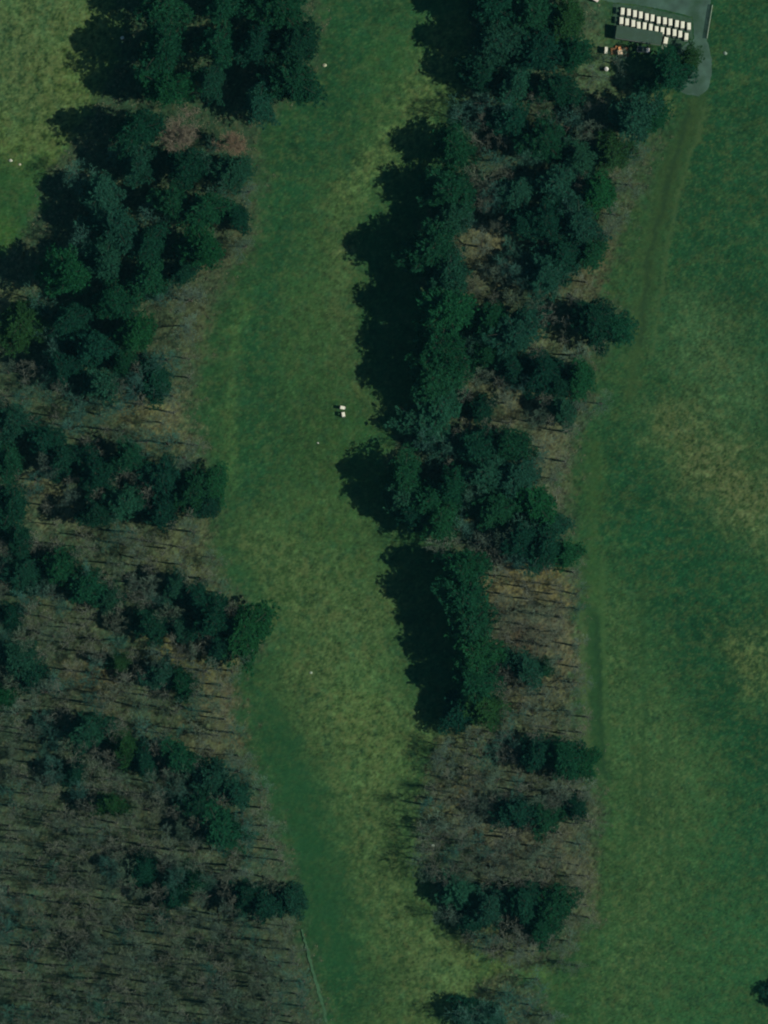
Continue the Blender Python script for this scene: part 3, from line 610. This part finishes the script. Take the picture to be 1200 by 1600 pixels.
bares('along the lower left fairway edge', [(410, 1235, 28, 9, 0), (415, 1290, 28, 9, 0), (370, 1180, 26, 9, 0), (395, 1340, 26, 9, 1), (330, 870, 22, 7, 0), (345, 925, 26, 8, 1)], 'bare trees along the lower left fairway edge')

# the leafless woods: scattered evenly, kept off the pines
def inside_left(x, y, m=14):
    j = min(ny - 1, max(0, int((W(x, y)[1] - GY0) / STEP))); i = min(nx - 1, max(0, int((x - m - 600) * S / STEP - GX0 / STEP)))
    i2 = min(nx - 1, max(0, int((x + m - 600) * S / STEP - GX0 / STEP)))
    return wood[j, i] > .5 and wood[j, i2] > .5
LEFT = []
def scatter(x0, x1, y0, y1, gap, n, name_label, group, rr=(17, 27), hh=(12, 17), thin=None, tints=(0, 0, 1, 2), single=10**9):
    k = 0
    for _ in range(n * 60):
        if k >= n: break
        x, y = trnd.uniform(x0, x1), trnd.uniform(y0, y1)
        if thin and trnd.random() > thin(x, y): continue
        if not inside_left(x, y) : continue
        r = trnd.uniform(*rr)
        if any(math.hypot(x - a, y - b) < max(gap, c * .72 + r * .25) for a, b, c in placed): continue
        placed.append((x, y, gap * .7)); k += 1
        if k > single: LEFT.append((x, y, r * .85, trnd.uniform(*hh) * .92)); continue
        kind = BARES if trnd.random() < .3 else POLES
        tree('bare_tree', kind[trnd.randrange(len(kind))], x, y, r * (1.25 if kind is BARES else 1), trnd.uniform(*hh), 4.5, 18.0, BT[trnd.choice(tints)], name_label, group)
    return k
scatter(-20, 500, 1320, 1620, 20, 210, 'leafless grey tree in the dense bare wood filling the bottom left corner', 'bare trees of the bottom left wood', single=100)
scatter(-20, 420, 1080, 1320, 22, 95, 'leafless grey tree among scattered pines above the bottom left wood', 'bare trees between the lower left pines', hh=(11, 15), single=42)
scatter(-20, 400, 830, 1080, 23, 70, 'leafless grey tree over tan litter left of the fairway bend', 'bare trees over the tan litter', hh=(10, 14), single=28)
scatter(-20, 340, 560, 830, 24, 40, 'leafless grey tree among the pines of the left belt', 'bare trees between the left belt pines', hh=(10, 14), single=14)
scatter(650, 925, 860, 1500, 19, 120, 'leafless grey tree in the thin lower middle belt', 'bare trees of the thin lower middle belt', hh=(8, 12), single=30)
scatter(690, 1000, 150, 860, 28, 40, 'leafless grey tree between the pines of the upper middle belt', 'bare trees between the middle belt pines', hh=(9, 13), single=8)
def thicket():
    Vs, Fs, base = [], [], 0
    src = []
    for sd in (51, 52, 53):
        t, c = bare_mesh(sd, pole=True, dense=.55)
        v, f = [], []; off = 0
        for me in (t, c):
            a = np.empty(len(me.vertices) * 3, np.float32); me.vertices.foreach_get('co', a); q = np.empty(len(me.loops), np.int32); me.loops.foreach_get('vertex_index', q)
            v.append(a.reshape(-1, 3)); f.append(q.reshape(-1, 4) + off); off += len(me.vertices)
        src.append((np.concatenate(v), np.concatenate(f)))
    for (x, y, rp, h) in LEFT:
        v, f = src[trnd.randrange(3)]; a = trnd.uniform(0, 6.28); sc = rp * S / 4.5; wx, wy = W(x, y)
        u = np.stack([(v[:, 0] * math.cos(a) - v[:, 1] * math.sin(a)) * sc + wx, (v[:, 0] * math.sin(a) + v[:, 1] * math.cos(a)) * sc + wy, v[:, 2] * h / 18 + relief(wx, wy) - .05], 1)
        Vs.append(u); Fs.append(f + base); base += len(v)
    o = link(bpy.data.objects.new('bare_woodland', np_mesh('bare_woodland', np.concatenate(Vs), np.concatenate(Fs), m_twig_tint))); o.color = (.13, .155, .12, 1)
    tag(o, 'thin grey leafless saplings filling the woods between the larger trees', kind='stuff'); print('thicket', len(LEFT), base)
thicket()

# ------------------------------------------------------------------ undergrowth: bushes, fallen twigs and dry tufts nobody could count
def tufts(name, n, accept, m, label, size, up=.5, seed=3):
    r = np.random.default_rng(seed); P = []
    x = r.uniform(-92, 92, n * 6); y = r.uniform(-122, 122, n * 6)
    i = ((x - GX0) / STEP).astype(int); j = ((y - GY0) / STEP).astype(int)
    ok = r.random(n * 6) < accept[j, i]; x = x[ok][:n]; y = y[ok][:n]; i = i[ok][:n]; j = j[ok][:n]; z = ZZ[j, i]
    K = 7; n = len(x); c = np.repeat(np.stack([x, y, z], 1), K, 0) + r.normal(0, size * .35, (n * K, 3)) * [1, 1, 0]
    s = np.repeat(r.uniform(.6, 1.4, n), K) * size
    d = r.normal(0, 1, (n * K, 3)); d[:, 2] = np.abs(d[:, 2]) * up + .15; d /= np.linalg.norm(d, axis=1, keepdims=True)
    w = np.cross(d, [0, 0, 1.0]); w /= np.linalg.norm(w, axis=1, keepdims=True)
    e = c + d * s[:, None]; m_ = (c + e) / 2 + [0, 0, .02]
    V = np.stack([c, m_ + w * (s * .16)[:, None], e, m_ - w * (s * .16)[:, None]], 1).reshape(-1, 3)
    me = np_mesh(name, V, np.arange(len(V)).reshape(-1, 4), m)
    return tag(link(bpy.data.objects.new(name, me)), label, name.replace('_', ' '), kind='stuff')
dry = np.clip(wood * (.35 + .5 * sstep((n_clump + .3) / 1.5)), 0, 1)
tufts('undergrowth', 15000, dry, mat('dry_leaves', (.085, .105, .058), rough=.95, noise=.5, scale=.6), 'dry brown undergrowth and brushwood under the bare trees', .34, seed=3)
tufts('tall_grass', 9000, np.clip(.6 * (1 - wood) * rough_amt * sstep((n_clump + .1) / 1.4), 0, 1), mat('pale_grass', (.075, .13, .04), rough=.95, noise=.5, scale=.5), 'loose tufts of pale longer grass in the rough', .26, up=.9, seed=4)

# ------------------------------------------------------------------ golf carts
m_cream = mat('cream_roof', (.72, .74, .60), rough=.45, noise=.06, scale=1.5, dirt=(.5, .5, .38), dirt_amt=.35)
m_body = mat('cart_body', (.10, .14, .10), rough=.4, noise=.1, scale=2)
m_seat = mat('beige_seat', (.35, .31, .23), rough=.7, noise=.12, scale=5)
m_black = mat('black_rubber', (.02, .02, .02), rough=.8, noise=.2, scale=5)
m_steel = mat('grey_steel', (.30, .32, .31), rough=.4, metal=.7, noise=.1, scale=4)
m_white = mat('white_paint', (.78, .80, .74), rough=.5, noise=.07, scale=1.2, dirt=(.45, .45, .38), dirt_amt=.35)
m_glass = mat('screen_glass', (.10, .13, .13), rough=.1, noise=.05, spec=.6)
cart_parts = None
def cart_master():
    root = empty('golf_cart')
    # length along y, front at +y
    b = BM(); b.profile([(-1.12, .32), (-1.12, .72), (-.95, .80), (-.30, .80), (-.28, .34), (.45, .30), (.50, .78), (.72, .82), (1.08, .62), (1.14, .36), (1.0, .26), (-1.0, .26)], -.52, .52)
    bmesh.ops.bevel(b.b, geom=list(b.b.edges), offset=.03, segments=2, affect='EDGES'); b.obj('body', m_body, root)
    b = BM(); b.box(0, -.46, .88, .98, .46, .14, bev=.04); b.box(0, -.76, 1.16, .98, .12, .46, rx=R(8), bev=.04); b.obj('seat', m_seat, root)
    b = BM(); b.box(0, -.02, 1.88, 1.02, 1.84, .06, bev=.028); b.box(0, -.02, 1.93, .78, 1.5, .05, bev=.022); b.obj('roof', m_cream, root)
    b = BM()
    for sx in (-.45, .45):
        b.bar((sx, .62, .78), (sx, .52, 1.86), .022); b.bar((sx, -.92, .78), (sx, -.78, 1.86), .022)
    b.obj('roof_frame', m_steel, root)
    b = BM(); b.box(0, .59, 1.34, .86, .015, .9, rx=R(5)); b.obj('windscreen', m_glass, root)
    b = BM(); b.bar((-.24, .50, .80), (-.24, .22, 1.12), .02)
    for k in range(12):
        a0, a1 = k * math.pi / 6, (k + 1) * math.pi / 6
        b.bar((-.24 + .17 * math.cos(a0), .22 + .12 * math.sin(a0), 1.12 + .12 * math.sin(a0)), (-.24 + .17 * math.cos(a1), .22 + .12 * math.sin(a1), 1.12 + .12 * math.sin(a1)), .014, 6)
    b.obj('steering_wheel', m_black, root)
    b = BM(); b.box(0, -1.2, .62, .86, .26, .10, bev=.02); b.bar((-.4, -1.3, .6), (-.4, -1.22, 1.15), .018); b.bar((.4, -1.3, .6), (.4, -1.22, 1.15), .018); b.bar((-.4, -1.22, 1.15), (.4, -1.22, 1.15), .018)
    b.obj('bag_rack', m_steel, root)
    for sx in (-.46, .46):
        for sy in (-.72, .78):
            w = BM().cyl(sx, sy, .23, .23, .2, 'X', 18).obj('wheel', m_black, root)
            BM().cyl(sx + (.105 if sx > 0 else -.105), sy, .23, .12, .03, 'X', 14).obj('rim', m_steel, w)
    return root
def copy_tree(o, parent=None):
    c = o.copy(); C.objects.link(c)
    if parent: c.parent = parent
    for ch in [k for k in bpy.data.objects if k.parent == o]: copy_tree(ch, c)
    return c
master = cart_master(); kids_cache = None
ROW_N = 12; first = True
crnd = random.Random(9)
for row, (p0, p1, nm) in enumerate([((972.6, 18.2), (1075.8, 41.8), 'upper'), ((970.4, 33.4), (1071.6, 56.4), 'lower')]):
    for i in range(ROW_N):
        t = i / (ROW_N - 1); x = p0[0] + (p1[0] - p0[0]) * t + crnd.uniform(-.5, .5); y = p0[1] + (p1[1] - p0[1]) * t + crnd.uniform(-.9, .9)
        if first: o = master; first = False
        else: o = copy_tree(master)
        wx, wy = W(x, y); o.location = (wx, wy, .04); o.rotation_euler = (0, 0, R(-2 + crnd.uniform(-3, 3))); o.scale = (.84, .86, .95)
        where = {0: 'at the far left end', 11: 'at the far right end'}.get(i, f'{["", "second", "third", "fourth", "fifth", "sixth", "seventh", "eighth", "ninth", "tenth", "eleventh"][i] if i < 11 else ""} from the left')
        tag(o, f'cream roofed golf cart {where} of the {nm} row in the yard', 'golf cart', 'golf carts parked in two rows')
for (x, y, rz, l) in [(535, 637, 80, 'upper white roofed golf cart of the pair alone on the fairway'), (536.5, 647.5, 8, 'lower white roofed golf cart of the pair alone on the fairway')]:
    o = copy_tree(master); wx, wy = W(x, y); o.location = (wx, wy, relief(wx, wy) + .02); o.rotation_euler = (0, 0, R(rz)); o.scale = (.72, .55, .8)
    tag(o, l, 'golf cart', 'golf carts out on the fairway')
o = copy_tree(master); o.location = (*W(1040, 63.5), .04); o.rotation_euler = (0, 0, R(-12)); o.scale = (.9, .8, .95)
tag(o, 'single golf cart parked below the two rows, beside the shed corner', 'golf cart', 'golf carts by the shed')

# ------------------------------------------------------------------ shed below the carts
m_roof = mat('green_roofing', tuple(lin((52, 78, 64))), rough=.7, noise=.14, scale=.8, dirt=tuple(lin((44, 72, 46))), dirt_amt=.6)
m_wall = mat('shed_boards', (.10, .12, .09), rough=.85, noise=.25, scale=2)
m_dark = mat('dark_opening', (.02, .025, .02), rough=.9)
cx, cy = W(998, 55.5)
shed = empty('shed', (cx, cy, .03), R(-9)); tag(shed, 'long low shed with a dull green roof below the parked golf carts', 'shed')
L_, D_ = 10.6, 2.7
b = BM()
b.box(0, -D_ / 2 + .06, 1.05, L_ - .3, .12, 2.1); b.box(0, D_ / 2 - .06, 1.2, L_ - .3, .12, 2.4)
b.box(-L_ / 2 + .2, 0, 1.1, .12, D_ - .24, 2.2); b.box(L_ / 2 - .2, 0, 1.1, .12, D_ - .24, 2.2); b.obj('wall', m_wall, shed)
b = BM(); b.box(0, 0, 2.40, L_ + .3, D_ + .35, .07, rx=R(5.5))
for k in range(26): b.box(-L_ / 2 + k * L_ / 25, 0, 2.452, .05, D_ + .33, .05, rx=R(5.5))
b.obj('roof', m_roof, shed)
for dx in (-3.2, 0.2, 3.4):
    d = BM().box(dx, -D_ / 2 - .02, 1.0, 2.0, .06, 1.9, bev=.01).obj('door', m_dark, shed); BM().box(dx + .8, -D_ / 2 - .07, 1.0, .05, .05, .22).obj('handle', m_steel, d)
b = BM(); b.bar((-L_ / 2, -D_ / 2 - .24, 2.16), (L_ / 2, -D_ / 2 - .24, 2.16), .06); b.obj('gutter', m_steel, shed)

# walkway slab by the shed corner
b = BM(); pts = [W(*p) for p in ((1036, 66), (1044, 67), (1040, 79), (1032, 78))]; b.prism(pts, -.05, .05); tag(b.obj('walkway', m_conc), 'short pale concrete walkway slab by the shed corner', kind='structure')

# ------------------------------------------------------------------ dark utility vehicle
def utility_vehicle():
    r = empty('utility_vehicle', (*W(1006, 78), .03), R(-98)); tag(r, 'dark utility vehicle with a pale bonnet parked below the shed', 'vehicle')
    m_dk = mat('dark_green_paint', (.02, .035, .03), rough=.35, noise=.1); 
    b = BM(); b.profile([(-1.5, .42), (-1.5, .80), (-.35, .80), (-.33, .50), (.35, .46), (.45, .92), (1.35, .80), (1.5, .60), (1.5, .42), (1.2, .34), (-1.3, .34)], -.66, .66)
    bmesh.ops.bevel(b.b, geom=list(b.b.edges), offset=.035, segments=2, affect='EDGES'); b.obj('body', m_dk, r)
    b = BM(); b.box(0, .95, .93, 1.0, .72, .07, rx=R(-8), bev=.03); b.obj('bonnet', m_white, r)
    b = BM()
    for (x, y, sx, sy) in ((-.66, -.95, .05, 1.2), (.66, -.95, .05, 1.2), (0, -1.53, 1.3, .05), (0, -.37, 1.3, .05)): b.box(x, y, .98, sx, sy, .36)
    b.obj('cargo_bed', m_steel, r)
    b = BM(); b.box(0, -.12, .86, 1.2, .42, .14, bev=.03); b.box(0, -.30, 1.1, 1.2, .1, .4, bev=.03); b.obj('seat', m_black, r)
    b = BM(); b.box(0, .02, 1.86, 1.24, .95, .05, bev=.02); b.obj('roof', m_dk, r)
    b = BM()
    for sx in (-.56, .56): b.bar((sx, .5, .88), (sx, .35, 1.84), .025); b.bar((sx, -.4, .8), (sx, -.36, 1.84), .025)
    b.obj('roll_cage', m_black, r)
    BM().box(0, .46, 1.36, 1.05, .015, .86, rx=R(9)).obj('windscreen', m_glass, r)
    for sx in (-.36, .36): BM().cyl(sx, 1.5, .68, .09, .05, 'Y', 14).obj('headlight', m_glass, r)
    for sx in (-.58, .58):
        for sy in (-1.0, 1.0):
            w = BM().cyl(sx, sy, .30, .30, .24, 'X', 20).obj('wheel', m_black, r); BM().cyl(sx * 1.22, sy, .30, .15, .03, 'X', 14).obj('rim', m_steel, w)
utility_vehicle()

# ------------------------------------------------------------------ orange tractor mower
def tractor():
    r = empty('tractor_mower', (*W(968.5, 80), .02), R(8)); tag(r, 'small tractor mower with a pale orange sunshade beside brown crates', 'tractor')
    m_or = mat('faded_orange', (.62, .30, .12), rough=.45, noise=.15, scale=2); m_sh = mat('pale_peach_canopy', (.80, .62, .42), rough=.6, noise=.12, scale=2)
    b = BM(); b.profile([(-.2, .45), (-.2, .70), (.2, .95), (1.0, .88), (1.1, .55), (1.0, .42)], -.28, .28); bmesh.ops.bevel(b.b, geom=list(b.b.edges), offset=.03, segments=2, affect='EDGES'); b.obj('bonnet', m_or, r)
    BM().box(0, -.35, .48, .9, 1.0, .14, bev=.03).obj('chassis', m_or, r)
    b = BM(); b.box(0, -.50, .74, .5, .42, .12, bev=.04); b.box(0, -.72, .98, .5, .1, .42, bev=.04); b.obj('seat', m_black, r)
    b = BM(); b.box(0, -.35, 1.86, 1.05, 1.05, .06, bev=.025); b.obj('sunshade', m_sh, r)
    b = BM()
    for sx in (-.42, .42): b.bar((sx, -.75, .5), (sx, -.75, 1.86), .025)
    b.obj('roll_bar', m_black, r)
    b = BM(); b.box(0, .15, .22, 1.3, .7, .14, bev=.04); b.obj('mower_deck', m_or, r)
    for sx in (-.52, .52): 
        BM().cyl(sx, -.6, .38, .38, .24, 'X', 20).obj('wheel', m_black, r); BM().cyl(sx * .8, .85, .24, .24, .18, 'X', 18).obj('wheel', m_black, r)
tractor()
m_wood = mat('brown_timber', (.16, .085, .035), rough=.85, noise=.3, scale=3); m_wood2 = mat('orange_timber', (.34, .16, .06), rough=.85, noise=.3, scale=3)
def crate(name, x, y, sx, sy, h, rz, m, label, n=6):
    r = empty(name, (*W(x, y), .02), R(rz)); tag(r, label, 'crate', 'timber crates beside the tractor')
    b = BM()
    for i in range(n): b.box(-sx / 2 + (i + .5) * sx / n, 0, h - .02, sx / n * .8, sy, .04)
    b.obj('top_slats', m, r)
    b = BM()
    for s in (-1, 1):
        for k in range(max(2, int(h / .18))): b.box(0, s * sy / 2, .1 + k * .18, sx, .03, .12); b.box(s * sx / 2, 0, .1 + k * .18, .03, sy - .04, .12)
    b.obj('side_slats', m, r)
    b = BM()
    for s in (-1, 1):
        for u in (-1, 1): b.box(s * (sx / 2 - .06), u * (sy / 2 - .06), (h - .04) / 2, .08, .08, h - .045)
    b.obj('corner_posts', m, r)
crate('timber_crate', 958.5, 80, 1.2, 1.5, .7, 4, m_wood, 'dark brown timber crate left of the tractor mower')
crate('timber_crate', 977.5, 77, 1.1, .9, .6, 10, m_wood2, 'orange brown timber crate upper right of the tractor mower')
crate('timber_crate', 978, 85.5, 1.3, .8, .45, -6, m_wood, 'low brown timber crate lower right of the tractor mower')
crate('timber_crate', 966, 73.5, 1.3, .6, .5, 2, m_wood2, 'narrow orange brown timber crate above the tractor mower')

def cabinet():
    r = empty('storage_cabinet', (*W(947, 79), .02), R(-4)); tag(r, 'narrow tall white cabinet standing left of the brown crate', 'cabinet')
    BM().box(0, 0, .85, .62, 1.5, 1.6, bev=.03).obj('body', m_white, r); BM().box(0, 0, 1.67, .68, 1.58, .05, bev=.02).obj('lid', m_cream, r)
    for s in (-1, 1):
        d = BM().box(.32, s * .36, .85, .03, .68, 1.4, bev=.01).obj('door', m_white, r); BM().box(.35, s * .08, .9, .03, .03, .2).obj('handle', m_steel, d)
cabinet()
def tank():
    r = empty('water_tank', (*W(947.5, 108), .02), R(20)); tag(r, 'round white water tank standing alone on the pale grass below the crates', 'tank')
    b = BM(); b.cyl(0, 0, .55, .48, 1.1, n=28); b.cyl(0, 0, 1.16, .48, .12, n=28, r2=.28); b.obj('body', m_white, r)
    BM().cyl(0, 0, 1.25, .16, .07, n=18).obj('lid', m_cream, r); BM().cyl(.5, 0, .14, .03, .14, 'X', 10).obj('tap', m_steel, r)
    b = BM()
    for z in (.3, .6, .9): b.cyl(0, 0, z, .495, .04, n=28)
    b.obj('hoop', m_white, r)
tank()
def trailer():
    r = empty('box_trailer', (*W(929, -3), .02), R(60)); tag(r, 'pinkish white box trailer cut off by the top photo edge', 'trailer')
    m_p = mat('pinkish_white', (.68, .58, .54), rough=.5, noise=.1)
    BM().box(0, 0, 1.0, 1.2, 2.1, 1.2, bev=.05).obj('body', m_p, r); b = BM(); b.bar((-.4, 1.0, .4), (0, 1.8, .4), .04); b.bar((.4, 1.0, .4), (0, 1.8, .4), .04); b.obj('drawbar', m_steel, r)
    for s in (-.66, .66): BM().cyl(s, 0, .3, .3, .18, 'X', 18).obj('wheel', m_black, r)
    BM().box(0, -1.06, 1.0, 1.0, .03, 1.0).obj('door', m_white, r)
trailer()

# ------------------------------------------------------------------ fence by the yard
def fence():
    a = Vector((*W(1113, 8), 0)); c = Vector((*W(1104.5, 60), 0)); r = empty('rail_fence', ((a.x + c.x) / 2, (a.y + c.y) / 2, 0), math.atan2(c.y - a.y, c.x - a.x))
    tag(r, 'pale board fence along the right side of the asphalt yard', 'fence')
    L = (c - a).length; m = mat('weathered_fence', (.22, .29, .22), rough=.85, noise=.3, scale=1.5, dirt=(.12, .18, .13), dirt_amt=.6); r.scale = (1, 1, .75)
    n = 5
    for i in range(n + 1): BM().box(-L / 2 + L * i / n, 0, .6, .1, .1, 1.3, bev=.01).obj('post', m, r)
    for z in (.3, .62, .94): BM().box(0, .065, z, L, .03, .18).obj('rail', m, r)
    BM().box(0, .02, 1.27, L, .16, .035).obj('cap_rail', m, r)
fence()

# ------------------------------------------------------------------ small pale stones
def stone(x, y, size, label, seed, col=(.5, .52, .45)):
    r = random.Random(seed); b = BM(); q = bmesh.ops.create_icosphere(b.b, subdivisions=3, radius=1)
    lob = [(Vector((r.uniform(-1, 1), r.uniform(-1, 1), r.uniform(-1, 1))).normalized(), r.uniform(.6, .95)) for _ in range(9)]
    for v in b.b.verts:
        p = v.co.copy()
        for n_, d in lob:
            k = p.dot(n_)
            if k > d: p -= n_ * (k - d) * .9
        v.co = Vector((p.x * size, p.y * size * r.uniform(.97, 1.03) * .8, (p.z + .4) * size * .55))
    o = b.obj('stone', mat('pale_stone', col, rough=.9, noise=.2, scale=2)); wx, wy = W(x, y); o.location = (wx, wy, relief(wx, wy)); tag(o, label, 'stone', 'pale stones lying on the grass')
stone(507, 102, .55, 'pale yellowish stone on the fairway edge right of the top left grove', 1, (.36,.40,.26))
stone(497, 692, .28, 'tiny white stone on the fairway below the pair of golf carts', 2, (.38,.42,.36))
stone(486, 1051, .38, 'pale stone in the rough of the lower fairway', 3, (.26,.34,.25))
stone(17, 251, .5, 'white stone near the left photo edge on the upper grass', 4, (.42, .45, .36))
stone(31, 257, .35, 'small tan stone just right of the white stone at the left', 5, (.35, .36, .25))
stone(1133, 83, .55, 'grey stone on the grass right of the asphalt loop', 6, (.18,.26,.2))
stone(676, 1321, .5, 'pale green stone on the left edge of the lower middle belt', 7, (.28,.36,.28))
stone(191, 59, .5, 'pale blue-grey stone between the shadows of the top left grove', 8, (.3,.4,.36))
